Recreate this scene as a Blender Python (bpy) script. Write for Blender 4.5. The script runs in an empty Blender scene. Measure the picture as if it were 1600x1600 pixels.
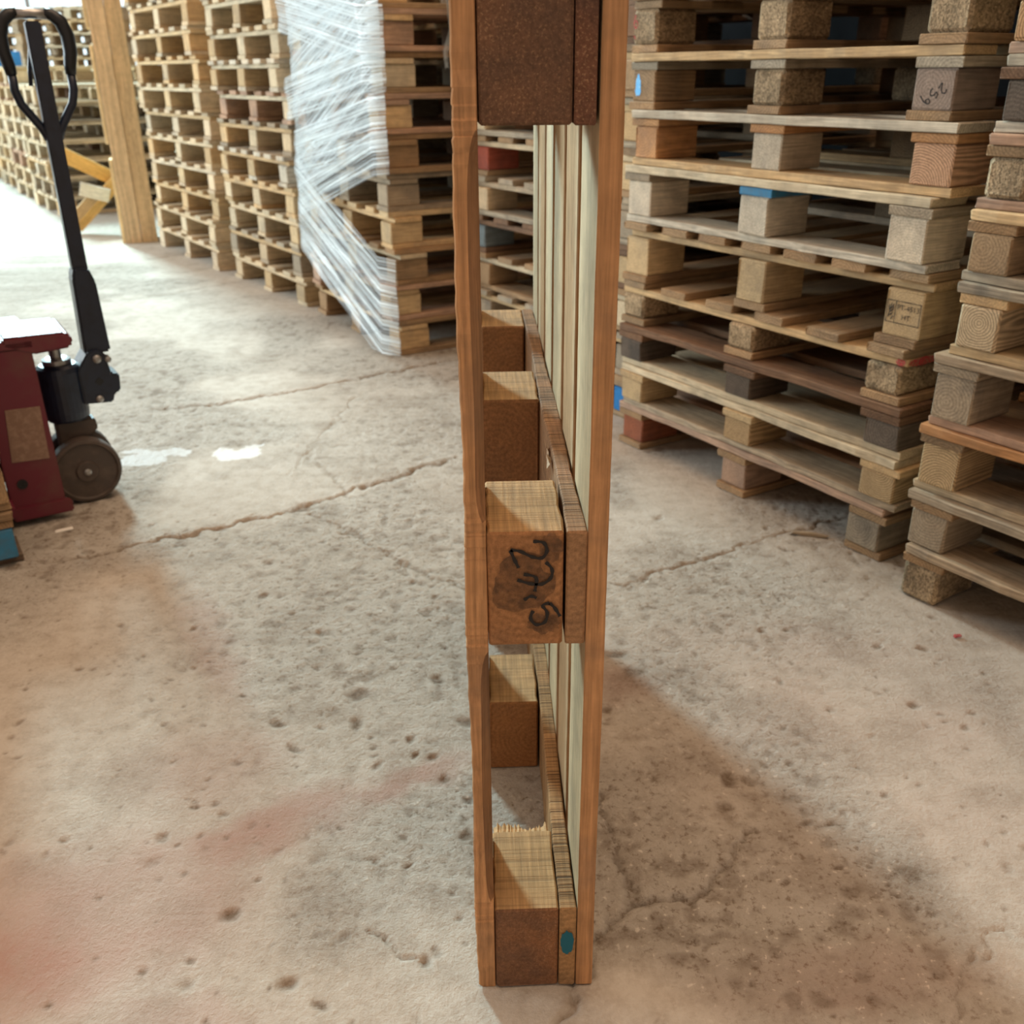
import bpy, math, random
import numpy as np
from mathutils import Vector, Matrix

random.seed(7)
RND = random.Random(11)
S = bpy.context.scene
COL = S.collection
PI = math.pi

# ------------------------------------------------------------------ camera
cam_d = bpy.data.cameras.new('camera')
cam_d.sensor_width = 36.0
cam_d.lens = 33.75
cam_d.clip_start = 0.02
cam_d.clip_end = 100
cam_d.dof.use_dof = True
cam_d.dof.focus_distance = 1.08
cam_d.dof.aperture_fstop = 8.0
cam = bpy.data.objects.new('camera', cam_d)
COL.objects.link(cam)
cam.location = (0.0208, -0.874, 1.0798)
cam.rotation_euler = (math.radians(65.31), math.radians(0.45), math.radians(-2.05))
S.camera = cam

# ------------------------------------------------------------------ world, lights, exposure
W = bpy.data.worlds.new('hall_air')
S.world = W
W.use_nodes = True
bg = W.node_tree.nodes['Background']
bg.inputs[0].default_value = (0.76, 0.57, 0.44, 1)
bg.inputs[1].default_value = 0.64


def area(name, loc, target, sx, sy, power, color):
    d = bpy.data.lights.new(name, 'AREA')
    d.shape = 'RECTANGLE'
    d.size, d.size_y = sx, sy
    d.energy = power
    d.color = color
    o = bpy.data.objects.new(name, d)
    COL.objects.link(o)
    o.location = loc
    o.rotation_euler = (Vector(target) - Vector(loc)).to_track_quat('-Z', 'Y').to_euler()
    return o


area('window_daylight', (-5.5, 11.3, 6.0), (0.0, 0.5, 0.4), 1.2, 2.6, 2200, (0.62, 0.93, 1.0))
area('door_daylight', (-11.0, 5.0, 3.2), (-0.6, 3.4, 0.7), 8.0, 4.6, 1450, (0.80, 0.95, 1.0))
area('added_overhead_fill', (1.3, 1.4, 6.0), (1.3, 1.4, 0.0), 6.0, 6.0, 345, (1.0, 0.70, 0.46))  # added warm overhead fill for the floor; no such roof opening is known

S.view_settings.view_transform = 'Standard'
S.view_settings.look = 'None'
S.view_settings.exposure = 0.0
S.view_settings.gamma = 1.0
S.view_settings.use_curve_mapping = False


# ------------------------------------------------------------------ node helpers
class N:
    def __init__(self, name):
        m = bpy.data.materials.new(name)
        m.use_nodes = True
        self.m = m
        self.t = m.node_tree
        self.b = self.t.nodes['Principled BSDF']
        self.out = self.t.nodes['Material Output']

    def n(self, typ, **kw):
        x = self.t.nodes.new(typ)
        for k, v in kw.items():
            setattr(x, k, v)
        return x

    def l(self, a, b):
        self.t.links.new(a, b)

    def val(self, sock, v):
        if hasattr(v, 'is_linked') or isinstance(v, bpy.types.NodeSocket):
            self.l(v, sock)
        else:
            sock.default_value = v

    def math(self, op, a, b=0.0, c=None, clamp=False):
        x = self.n('ShaderNodeMath', operation=op)
        x.use_clamp = clamp
        self.val(x.inputs[0], a)
        self.val(x.inputs[1], b)
        if c is not None:
            self.val(x.inputs[2], c)
        return x.outputs[0]

    def vmath(self, op, a, b=(0, 0, 0)):
        x = self.n('ShaderNodeVectorMath', operation=op)
        self.val(x.inputs[0], a)
        self.val(x.inputs[1], b)
        return x.outputs['Value'] if op in ('LENGTH', 'DISTANCE', 'DOT_PRODUCT') else x.outputs[0]

    def noise(self, vec, scale, detail=3, rough=0.55):
        x = self.n('ShaderNodeTexNoise')
        self.l(vec, x.inputs['Vector'])
        x.inputs['Scale'].default_value = scale
        x.inputs['Detail'].default_value = detail
        x.inputs['Roughness'].default_value = rough
        return x.outputs['Fac']

    def mix(self, fac, a, b, blend='MIX'):
        x = self.n('ShaderNodeMix', data_type='RGBA', blend_type=blend)
        self.val(x.inputs[0], fac)
        self.val(x.inputs[6], a)
        self.val(x.inputs[7], b)
        return x.outputs[2]

    def rng(self, v, a, b, c=0.0, d=1.0):
        x = self.n('ShaderNodeMapRange')
        self.val(x.inputs[0], v)
        x.inputs[1].default_value = a
        x.inputs[2].default_value = b
        x.inputs[3].default_value = c
        x.inputs[4].default_value = d
        return x.outputs[0]

    def bump(self, h, strength, dist):
        x = self.n('ShaderNodeBump')
        x.inputs['Strength'].default_value = strength
        x.inputs['Distance'].default_value = dist
        self.l(h, x.inputs['Height'])
        self.l(x.outputs[0], self.b.inputs['Normal'])
        return x


def c3(r, g, b):
    return (r, g, b, 1.0)


def wood(name, ringfreq=900.0, ring=0.22, dirt=0.45, sawn=0.0, rough=0.8, fixed=None, tone=None, speck=0.0, dlo=0.5, dhi=0.72):
    """sawn timber: rings around the grain axis (local X), fibres, dirt; tint from the object's colour"""
    k = N(name)
    tc = k.n('ShaderNodeTexCoord').outputs['Object']
    oi = k.n('ShaderNodeObjectInfo')
    r = oi.outputs['Random']
    cb = k.n('ShaderNodeCombineXYZ')
    k.l(k.math('MULTIPLY', r, 37.1), cb.inputs[0])
    k.l(k.math('MULTIPLY', r, 91.7), cb.inputs[1])
    k.l(k.math('MULTIPLY', r, 53.3), cb.inputs[2])
    v = k.vmath('ADD', tc, cb.outputs[0])
    vs = k.vmath('MULTIPLY', v, (1.6, 9.0, 9.0))
    warp = k.noise(vs, 1.0, 3)
    fib = k.noise(k.vmath('MULTIPLY', v, (9.0, 260.0, 260.0)), 1.0, 3, 0.6)
    blot = k.noise(v, 7.0, 5, 0.62)
    blot2 = k.noise(v, 38.0, 4, 0.6)
    # rings: distance from an axis off to one side of the board
    sx = k.n('ShaderNodeSeparateXYZ')
    k.l(tc, sx.inputs[0])
    yy = k.math('ADD', sx.outputs[1], k.math('MULTIPLY_ADD', r, 0.07, -0.035))
    zz = k.math('ADD', sx.outputs[2], k.math('MULTIPLY_ADD', k.math('FRACT', k.math('MULTIPLY', r, 7.7)), 0.12, -0.04))
    cr = k.n('ShaderNodeCombineXYZ')
    k.l(yy, cr.inputs[1])
    k.l(zz, cr.inputs[2])
    rad = k.vmath('LENGTH', cr.outputs[0])
    rad = k.math('MULTIPLY_ADD', warp, 0.03, rad)
    rg = k.math('SINE', k.math('MULTIPLY', rad, ringfreq))
    rg = k.math('MULTIPLY_ADD', rg, 0.5, 0.5)
    f = k.math('MULTIPLY_ADD', rg, -ring, 1.0)
    f = k.math('MULTIPLY', f, k.rng(fib, 0.3, 0.7, 0.72, 1.16))
    f = k.math('MULTIPLY', f, k.rng(blot2, 0.3, 0.7, 0.88, 1.08))
    sc = k.n('ShaderNodeCombineColor')
    for i in range(3):
        k.l(f, sc.inputs[i])
    base = c3(*fixed) if fixed else oi.outputs['Color']
    if tone:
        base = k.mix(1.0, base, c3(*tone), 'MULTIPLY')
    col = k.mix(1.0, base, sc.outputs[0], 'MULTIPLY')
    # grime and greying with a shape of its own
    dm = k.rng(blot, dlo, dhi, 0.0, dirt)
    hsv = k.n('ShaderNodeHueSaturation')
    hsv.inputs['Saturation'].default_value = 0.7
    hsv.inputs['Value'].default_value = 0.42
    k.l(col, hsv.inputs['Color'])
    col = k.mix(dm, col, hsv.outputs[0])
    h = k.math('ADD', k.math('MULTIPLY', fib, 0.7), k.math('MULTIPLY', blot2, 0.5))
    if speck:
        sk = k.noise(v, 430.0, 4, 0.75)
        sm = k.math('MULTIPLY', k.rng(sk, 0.55, 0.64, 0.0, speck), k.rng(blot, 0.66, 0.44))
        col = k.mix(sm, col, c3(0.52, 0.31, 0.17))
    if sawn:
        cut = k.noise(k.vmath('MULTIPLY', v, (330.0, 4.0, 10.0)), 1.0, 2, 0.7)
        cm = k.rng(cut, 0.48, 0.66, 0.0, sawn)
        col = k.mix(cm, col, c3(0.045, 0.024, 0.012))
        h = k.math('SUBTRACT', h, k.math('MULTIPLY', cm, 1.2))
    k.l(col, k.b.inputs['Base Color'])
    k.b.inputs['Roughness'].default_value = rough
    k.b.inputs['Specular IOR Level'].default_value = 0.25
    k.bump(h, 0.5, 0.0025)
    return k.m


def chip(name):
    """pressed chip block"""
    k = N(name)
    tc = k.n('ShaderNodeTexCoord').outputs['Object']
    oi = k.n('ShaderNodeObjectInfo')
    cb = k.n('ShaderNodeCombineXYZ')
    for i in range(3):
        k.l(k.math('MULTIPLY', oi.outputs['Random'], 17.0 + 20 * i), cb.inputs[i])
    v = k.vmath('ADD', tc, cb.outputs[0])
    vo = k.n('ShaderNodeTexVoronoi')
    wv = k.vmath('ADD', v, k.vmath('SCALE', tc))
    k.l(k.vmath('MULTIPLY', v, (150.0, 330.0, 210.0)), vo.inputs['Vector'])
    vo.inputs['Scale'].default_value = 1.0
    nz = k.noise(v, 320.0, 3)
    bl = k.noise(v, 14.0, 4)
    sep = k.n('ShaderNodeSeparateColor')
    k.l(vo.outputs['Color'], sep.inputs[0])
    f = k.math('MULTIPLY', k.rng(sep.outputs[0], 0.0, 1.0, 0.55, 1.4), k.rng(nz, 0.3, 0.7, 0.7, 1.2))
    f = k.math('MULTIPLY', f, k.rng(bl, 0.35, 0.7, 1.15, 0.55))
    sc = k.n('ShaderNodeCombineColor')
    for i in range(3):
        k.l(f, sc.inputs[i])
    k.l(k.mix(1.0, oi.outputs['Color'], sc.outputs[0], 'MULTIPLY'), k.b.inputs['Base Color'])
    k.b.inputs['Roughness'].default_value = 0.9
    k.b.inputs['Specular IOR Level'].default_value = 0.15
    k.bump(k.math('ADD', sep.outputs[0], nz), 0.7, 0.004)
    return k.m


def simple(name, col, rough=0.5, metal=0.0, spec=0.5, var=0.25, scale=30.0, bump=0.0, col2=None, lo=0.45, hi=0.7):
    k = N(name)
    tc = k.n('ShaderNodeTexCoord').outputs['Object']
    nz = k.noise(tc, scale, 4, 0.6)
    b = col2 if col2 else tuple(c * (1 - var) for c in col)
    k.l(k.mix(k.rng(nz, lo, hi), c3(*col), c3(*b)), k.b.inputs['Base Color'])
    k.l(k.rng(nz, 0.3, 0.7, rough * 0.85, min(1.0, rough * 1.15)), k.b.inputs['Roughness'])
    k.b.inputs['Metallic'].default_value = metal
    k.b.inputs['Specular IOR Level'].default_value = spec
    if bump:
        k.bump(nz, 0.5, bump)
    return k.m


def film_mat():
    """clear stretch film: mostly see-through, milky along its pulled creases"""
    k = N('stretch_film')
    uv = k.n('ShaderNodeTexCoord').outputs['UV']
    st = k.noise(k.vmath('MULTIPLY', uv, (0.7, 26.0, 1.0)), 1.0, 3, 0.6)
    bl = k.noise(k.vmath('MULTIPLY', uv, (2.0, 3.0, 1.0)), 1.6, 3)
    a = k.rng(st, 0.42, 0.62, 0.06, 0.95)
    a = k.math('MULTIPLY', a, k.rng(bl, 0.3, 0.65, 0.55, 1.1), clamp=True)
    k.b.inputs['Base Color'].default_value = c3(0.82, 0.92, 0.97)
    k.b.inputs['Roughness'].default_value = 0.22
    k.b.inputs['Specular IOR Level'].default_value = 0.7
    k.l(a, k.b.inputs['Alpha'])
    k.bump(st, 0.5, 0.006)
    return k.m


def ink_mat(name, col, cover=1.0, scale=160.0):
    k = N(name)
    tc = k.n('ShaderNodeTexCoord').outputs['Object']
    nz = k.noise(tc, scale, 4, 0.7)
    k.b.inputs['Base Color'].default_value = c3(*col)
    k.b.inputs['Roughness'].default_value = 0.8
    if cover < 1:
        k.l(k.rng(nz, 0.36, 0.62, cover, cover * 0.35), k.b.inputs['Alpha'])
    return k.m


def floor_mat():
    k = N('concrete')
    tc = k.n('ShaderNodeTexCoord').outputs['Object']
    at = k.n('ShaderNodeAttribute', attribute_name='stain')
    sp = k.n('ShaderNodeSeparateColor')
    k.l(at.outputs['Color'], sp.inputs[0])
    pink, dirt, white = sp.outputs[0], sp.outputs[1], sp.outputs[2]
    n1 = k.noise(tc, 2.2, 5, 0.6)
    n2 = k.noise(tc, 24.0, 5, 0.65)
    n3 = k.noise(tc, 150.0, 4, 0.6)
    n4 = k.noise(tc, 420.0, 2, 0.5)
    n5 = k.noise(tc, 75.0, 7, 0.72)
    coarse = at.outputs['Alpha']
    col = k.mix(k.rng(n1, 0.35, 0.68), c3(0.56, 0.52, 0.46), c3(0.49, 0.445, 0.385))
    col = k.mix(k.rng(n2, 0.42, 0.7, 0.0, 0.55), col, c3(0.33, 0.275, 0.22))
    col = k.mix(k.rng(n3, 0.5, 0.75, 0.0, 0.4), col, c3(0.60, 0.56, 0.50))
    col = k.mix(k.math('MULTIPLY', k.rng(n5, 0.46, 0.34), k.math('MULTIPLY', coarse, 0.85)), col, c3(0.19, 0.14, 0.095))
    col = k.mix(k.math('MULTIPLY', pink, k.rng(n2, 0.3, 0.7, 1.0, 0.6)), col, c3(0.36, 0.19, 0.145))
    col = k.mix(k.math('MULTIPLY', dirt, k.rng(n3, 0.3, 0.75, 1.0, 0.55)), col, c3(0.14, 0.095, 0.06))
    col = k.mix(white, col, c3(0.78, 0.80, 0.80))
    k.l(col, k.b.inputs['Base Color'])
    k.l(k.rng(n2, 0.3, 0.7, 0.82, 0.96), k.b.inputs['Roughness'])
    k.b.inputs['Specular IOR Level'].default_value = 0.2
    grit = k.math('MULTIPLY', k.rng(n5, 0.33, 0.62), coarse)
    h = k.math('ADD', k.math('MULTIPLY', n3, 0.3), k.math('MULTIPLY', n4, 0.12))
    h = k.math('ADD', h, k.math('MULTIPLY', grit, 1.2))
    k.bump(h, 0.7, 0.0055)
    return k.m


M = {
    'wood': wood('timber', dirt=0.6, dlo=0.46),
    'fresh': wood('fresh_timber', ringfreq=1100, ring=0.14, dirt=0.55, dlo=0.48),
    'ring': wood('ringed_timber', ringfreq=1150, ring=0.5, dirt=0.15),
    'old': wood('weathered_timber', ring=0.25, dirt=0.8),
    'main': wood('orange_timber', ringfreq=700, ring=0.14, dirt=0.5),
    'worn': wood('worn_shaded_chamfer', ringfreq=700, ring=0.12, dirt=0.5, tone=(0.55, 0.52, 0.55)),  # tone carries both weathered wood and painted-in shade on the chamfer
    'mottled': wood('mottled_timber', ringfreq=500, ring=0.06, dirt=0.8, speck=0.6, dlo=0.42, dhi=0.66),
    'block_sawn': wood('pale_sawn_block', ringfreq=600, ring=0.05, dirt=0.4, sawn=0.28, fixed=(0.54, 0.33, 0.155)),
    'inner': wood('pale_rough_board', ringfreq=900, ring=0.1, dirt=0.4, fixed=(0.62, 0.475, 0.285)),
    'sawn': wood('band_sawn_timber', ringfreq=700, ring=0.1, dirt=0.35, sawn=0.85),
    'chip': chip('pressed_chips'),
    'floor': floor_mat(),
    'film': film_mat(),
    'ink': ink_mat('black_marker', (0.018, 0.014, 0.012)),
    'smudge': ink_mat('dark_smudge', (0.045, 0.033, 0.026), 0.5, 70.0),
    'blue_dot': ink_mat('teal_paint', (0.01, 0.13, 0.19)),
    'blue': simple('blue_paint', (0.03, 0.19, 0.36), 0.6, col2=(0.06, 0.15, 0.24)),
    'sticker': simple('blue_sticker', (0.02, 0.33, 0.72), 0.4, col2=(0.3, 0.6, 0.8), lo=0.55),
    'red_mark': ink_mat('red_paint', (0.5, 0.04, 0.05), 0.9),
    'red': simple('red_enamel', (0.13, 0.010, 0.026), 0.45, col2=(0.13, 0.04, 0.038), scale=9, bump=0.0005),
    'black': simple('black_enamel', (0.010, 0.017, 0.038), 0.36, spec=0.5, var=0.4),
    'grip': simple('black_rubber', (0.006, 0.008, 0.012), 0.42, spec=0.5),
    'tyre': simple('dark_nylon', (0.065, 0.048, 0.04), 0.6, col2=(0.1, 0.075, 0.06)),
    'steel': simple('steel', (0.4, 0.4, 0.4), 0.35, metal=0.9),
    'label': simple('torn_label', (0.23, 0.14, 0.1), 0.75, col2=(0.34, 0.23, 0.17), scale=60),
    'paper': simple('paper', (0.75, 0.73, 0.68), 0.8, var=0.1),
    'wall': simple('shade_black_wall', (0.009, 0.009, 0.011), 0.95, spec=0.05, scale=3, bump=0.002),  # near-black colour stands in for the deep shade behind the stacks
    'post': wood('post_timber', ringfreq=420, ring=0.18, dirt=0.12),
    'plastic': simple('blue_plastic', (0.02, 0.22, 0.62), 0.4),
}


# ------------------------------------------------------------------ object helpers
def tag(o, label=None, cat=None, group=None, kind=None):
    if label:
        o['label'] = label
    if cat:
        o['category'] = cat
    if group:
        o['group'] = group
    if kind:
        o['kind'] = kind
    return o


def empty(name, loc=(0, 0, 0), rz=0.0, label=None, cat=None, group=None):
    o = bpy.data.objects.new(name, None)
    o.empty_display_size = 0.1
    COL.objects.link(o)
    o.location = loc
    o.rotation_euler = (0, 0, rz)
    return tag(o, label, cat, group)


def link(name, me, mat, parent=None, tint=None):
    if mat and not me.materials:
        me.materials.append(None)
    o = bpy.data.objects.new(name, me)
    COL.objects.link(o)
    if mat:
        o.material_slots[0].link = 'OBJECT'
        o.material_slots[0].material = M[mat] if isinstance(mat, str) else mat
    if parent:
        o.parent = parent
    if tint:
        o.color = (tint[0], tint[1], tint[2], 1)
    return o


def mesh(name, vs, fs, smooth=False):
    me = bpy.data.meshes.new(name)
    me.from_pydata([tuple(v) for v in vs], [], fs)
    me.update()
    if smooth:
        me.polygons.foreach_set('use_smooth', [True] * len(me.polygons))
    return me


CACHE = {}


def timber_mesh(L, Wd, T, var=0, nx=6, wob=0.0015, bev=0.0018, ragged=0.0):
    """a sawn piece, grain along X, centred on the origin; bevelled, slightly bowed, edges a little uneven"""
    key = (round(L, 4), round(Wd, 4), round(T, 4), var, nx, wob, bev, ragged)
    if key in CACHE:
        return CACHE[key]
    r = random.Random(hash(key) & 0xffff)
    b = min(bev, T * 0.2, Wd * 0.2)
    vs, fs = [], []
    ph = [r.uniform(0, 6.28) for _ in range(8)]
    fr = [r.uniform(1.0, 3.5) for _ in range(8)]
    for i in range(nx + 1):
        t = i / nx
        x = (t - 0.5) * L
        e = [wob * math.sin(ph[q] + fr[q] * t * 6.28) + r.uniform(-wob, wob) * 0.5 for q in range(4)]
        if ragged:
            e[0] += r.uniform(-ragged, 0)
            e[1] -= r.uniform(-ragged, 0) * 0.5
        y0, y1 = -Wd / 2 + e[1] * 0.8, Wd / 2 + e[0] * 0.8
        z0, z1 = -T / 2 + abs(e[2]) * 0.3, T / 2 - abs(e[3]) * 0.3
        xo = [r.uniform(-1, 1) * wob if i in (0, nx) else 0 for _ in range(8)]
        pts = [(y0 + b, z0), (y1 - b, z0), (y1, z0 + b), (y1, z1 - b), (y1 - b, z1), (y0 + b, z1), (y0, z1 - b), (y0, z0 + b)]
        if i in (0, nx):
            s = 1 if i == 0 else -1
            pts2 = [(p[0] * (1 - 2.2 * b / Wd), p[1] * (1 - 2.2 * b / T)) for p in pts]
            if i == 0:
                vs += [(x + xo[q], p[0], p[1]) for q, p in enumerate(pts2)]
                vs += [(x + b, p[0], p[1]) for p in pts]
            else:
                vs += [(x - b, p[0], p[1]) for p in pts]
                vs += [(x + xo[q], p[0], p[1]) for q, p in enumerate(pts2)]
        else:
            vs += [(x, p[0], p[1]) for p in pts]
    rows = len(vs) // 8
    for i in range(rows - 1):
        for q in range(8):
            q2 = (q + 1) % 8
            fs.append((i * 8 + q, i * 8 + q2, i * 8 + 8 + q2, i * 8 + 8 + q))
    fs = [tuple(reversed(f)) for f in fs]
    fs.append(tuple(range(8)))
    fs.append(tuple(reversed(range((rows - 1) * 8, rows * 8))))
    fs = [tuple(reversed(f)) for f in fs]
    me = mesh('timber', vs, fs)
    CACHE[key] = me
    return me


ROT = {'x': (0, 0, 0), 'y': (0, 0, PI / 2), 'z': (0, -PI / 2, 0)}


def piece(name, parent, c, L, Wd, T, axis='x', tint=(.5, .35, .2), mat='wood', var=0, jit=0.0, **kw):
    me = timber_mesh(L, Wd, T, var, **kw)
    o = link(name, me, mat, parent, tint)
    o.location = c
    e = ROT[axis]
    o.rotation_euler = (e[0], e[1], e[2] + (RND.uniform(-jit, jit) if jit else 0))
    return o


def tube(name, pts, rad, mat, parent=None, seg=10, closed=False):
    """a round bar along a polyline; rad may be a list"""
    P = [Vector(p) for p in pts]
    n = len(P)
    vs, fs = [], []
    up = None
    for i in range(n):
        a = P[i - 1] if i > 0 else (P[-1] if closed else P[0])
        b = P[(i + 1) % n] if (i < n - 1 or closed) else P[i]
        d = (b - a).normalized()
        if up is None:
            up = d.orthogonal().normalized()
        up = (up - d * up.dot(d)).normalized()
        s = d.cross(up)
        rr = rad[i] if isinstance(rad, (list, tuple)) else rad
        for q in range(seg):
            an = 2 * PI * q / seg
            vs.append(P[i] + (up * math.cos(an) + s * math.sin(an)) * rr)
    m = n if closed else n - 1
    for i in range(m):
        j = (i + 1) % n
        for q in range(seg):
            q2 = (q + 1) % seg
            fs.append((i * seg + q, i * seg + q2, j * seg + q2, j * seg + q))
    if not closed:
        fs.append(tuple(reversed(range(seg))))
        fs.append(tuple(range((n - 1) * seg, n * seg)))
    me = mesh(name, vs, fs, True)
    return link(name, me, mat, parent)


def lathe(name, prof, mat, parent=None, seg=28, axis='z', loc=(0, 0, 0)):
    vs, fs = [], []
    for (r, z) in prof:
        for q in range(seg):
            a = 2 * PI * q / seg
            p = (r * math.cos(a), r * math.sin(a), z)
            if axis == 'y':
                p = (p[0], p[2], p[1])
            vs.append((p[0] + loc[0], p[1] + loc[1], p[2] + loc[2]))
    for i in range(len(prof) - 1):
        for q in range(seg):
            q2 = (q + 1) % seg
            f = (i * seg + q, i * seg + q2, i * seg + seg + q2, i * seg + seg + q)
            fs.append(f if axis == 'z' else tuple(reversed(f)))
    fs.append(tuple(range(seg)) if axis != 'z' else tuple(reversed(range(seg))))
    e = tuple(range((len(prof) - 1) * seg, len(prof) * seg))
    fs.append(e if axis == 'z' else tuple(reversed(e)))
    me = mesh(name, vs, fs)
    o = link(name, me, mat, parent)
    return o


def prism(name, poly, y0, y1, mat, parent=None, bevel=0.004, tint=None):
    """a plate: outline in X-Z, from y0 to y1, with softened edges"""
    n = len(poly)
    vs = [(p[0], y0, p[1]) for p in poly] + [(p[0], y1, p[1]) for p in poly]
    fs = [tuple(range(n)), tuple(reversed(range(n, 2 * n)))]
    for i in range(n):
        j = (i + 1) % n
        fs.append((i, i + n, j + n, j))
    me = mesh(name, vs, fs)
    import bmesh
    bm = bmesh.new()
    bm.from_mesh(me)
    bmesh.ops.recalc_face_normals(bm, faces=bm.faces)
    if bevel:
        bmesh.ops.bevel(bm, geom=list(bm.edges), offset=bevel, segments=2, affect='EDGES', clamp_overlap=True)
    bm.to_mesh(me)
    bm.free()
    return link(name, me, mat, parent, tint)


def ribbon(name, strokes, width, mat, parent, M4):
    """pen strokes (2-D polylines) as flat print; M4 maps (u, v, 0) to the parent's space"""
    vs, fs = [], []
    for st in strokes:
        P = [Vector((p[0], p[1])) for p in st]
        Q = [P[0]]
        for a in range(len(P) - 1):          # Catmull-Rom smoothing
            p0, p1, p2, p3 = P[max(a - 1, 0)], P[a], P[a + 1], P[min(a + 2, len(P) - 1)]
            for s in range(1, 5):
                t = s / 4
                Q.append(0.5 * ((2 * p1) + (p2 - p0) * t + (2 * p0 - 5 * p1 + 4 * p2 - p3) * t * t + (3 * p1 - p0 - 3 * p2 + p3) * t ** 3))
        for i, p in enumerate(Q):
            d = (Q[min(i + 1, len(Q) - 1)] - Q[max(i - 1, 0)])
            d = d.normalized() if d.length > 1e-9 else Vector((1, 0))
            nn = Vector((-d.y, d.x))
            w = width * (0.5 + 0.12 * math.sin(i * 1.7))
            b = len(vs)
            vs.append(M4 @ Vector((p.x + nn.x * w, p.y + nn.y * w, 0)))
            vs.append(M4 @ Vector((p.x - nn.x * w, p.y - nn.y * w, 0)))
            if i:
                fs.append((b - 2, b - 1, b + 1, b))
    return link(name, mesh(name, vs, fs), mat, parent)


def blob(name, cx, cy, rx, ry, mat, parent, M4, seed=1, n=26, rough=0.18):
    r = random.Random(seed)
    vs = [M4 @ Vector((cx, cy, 0))]
    for i in range(n):
        a = 2 * PI * i / n
        k = 1 + r.uniform(-rough, rough)
        vs.append(M4 @ Vector((cx + rx * k * math.cos(a), cy + ry * k * math.sin(a), 0)))
    fs = [(0, i + 1, (i + 1) % n + 1) for i in range(n)]
    return link(name, mesh(name, vs, fs), mat, parent)


def text_mesh(s, size):
    cu = bpy.data.curves.new('lettering', 'FONT')
    cu.body = s
    cu.size = size
    cu.align_x = 'LEFT'
    o = bpy.data.objects.new('tmp', cu)
    COL.objects.link(o)
    dg = bpy.context.evaluated_depsgraph_get()
    dg.update()
    me = bpy.data.meshes.new_from_object(o.evaluated_get(dg))
    bpy.data.objects.remove(o)
    bpy.data.curves.remove(cu)
    return me


def shade(c, lo=0.85, hi=1.12, r=RND):
    f = r.uniform(lo, hi)
    w = r.uniform(-0.05, 0.05)
    return (c[0] * f * (1 + w), c[1] * f, c[2] * f * (1 - w))


# ------------------------------------------------------------------ floor: real relief with cracks, pits and stains
CRACKS = [
    ([(-0.047, 1.882), (-0.198, 1.786), (-0.336, 1.663), (-0.463, 1.545), (-0.586, 1.461), (-0.736, 1.391), (-0.887, 1.303), (-1.065, 1.236)], 0.013, 0.95),
    ([(-1.162, 2.409), (-0.949, 2.454), (-0.718, 2.568), (-0.523, 2.701), (-0.264, 2.876), (-0.061, 3.005)], 0.016, 0.8),
    ([(-0.457, 1.503), (-0.301, 1.338), (-0.161, 1.191), (-0.029, 1.052), (0.022, 0.982)], 0.009, 0.7),
    ([(0.225, 1.015), (0.294, 1.048), (0.381, 1.083), (0.516, 1.156), (0.645, 1.235), (0.796, 1.311), (0.931, 1.369)], 0.008, 0.7),
    ([(0.202, 0.36), (0.21, 0.286), (0.209, 0.205), (0.23, 0.133)], 0.0065, 0.8),
    ([(0.125, 0.03), (0.19, 0.099), (0.231, 0.129), (0.289, 0.146), (0.341, 0.168), (0.392, 0.223), (0.431, 0.276)], 0.0062, 0.85),
    ([(0.089, -0.064), (0.125, -0.021), (0.157, 0.047)], 0.008, 0.8),
    ([(0.76, 0.069), (0.671, 0.025), (0.623, -0.023), (0.59, -0.076)], 0.005, 0.5),
    ([(-0.554, 1.994), (-0.45, 1.826), (-0.357, 1.605)], 0.012, 0.5),
    ([(-2.1, 4.097), (-1.92, 4.235), (-1.687, 4.344), (-1.446, 4.614), (-1.203, 4.836)], 0.025, 0.6),
    ([(-2.101, 5.474), (-1.764, 5.76), (-1.743, 5.939)], 0.025, 0.5),
    ([(-0.166, 0.098), (-0.12, 0.079), (-0.075, 0.046)], 0.004, 0.6),
    ([(-0.557, 1.781), (-0.49, 2.2), (-0.429, 2.512)], 0.01, 0.35),
]
PITS = [(-0.226, 0.656, 0.022), (-0.075, 0.698, 0.0125), (-0.222, 0.567, 0.0164), (-0.363, 0.573, 0.0141), (-0.325, 0.498, 0.0113), (-0.12, 0.516, 0.0103), (-0.109, 0.471, 0.01), (-0.075, 0.463, 0.0111), (-0.186, 0.528, 0.0069), (-0.073, 0.044, 0.0111), (-0.181, 0.495, 0.0056), (-0.055, 0.41, 0.0097), (-0.017, 0.354, 0.0094), (-0.447, 0.666, 0.0074), (-0.349, 0.133, 0.0145), (-0.248, 0.014, 0.0117), (-0.018, 0.567, 0.0164), (0.28, 0.776, 0.0156), (0.423, 0.389, 0.015), (0.399, 0.323, 0.0144), (0.551, 0.27, 0.008), (0.514, 0.279, 0.008), (0.434, 0.269, 0.006), (0.536, 0.184, 0.0066), (0.619, 0.109, 0.0063), (0.238, 0.594, 0.0107), (0.604, 0.854, 0.0095), (-0.06, 0.816, 0.0079), (-0.487, 1.051, 0.0117), (-0.334, 0.892, 0.0068), (-0.463, 0.359, 0.0062), (-0.218, 0.305, 0.0061), (-0.102, 0.219, 0.0077), (-0.043, 0.155, 0.0055), (0.294, 0.395, 0.0064)]


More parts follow.
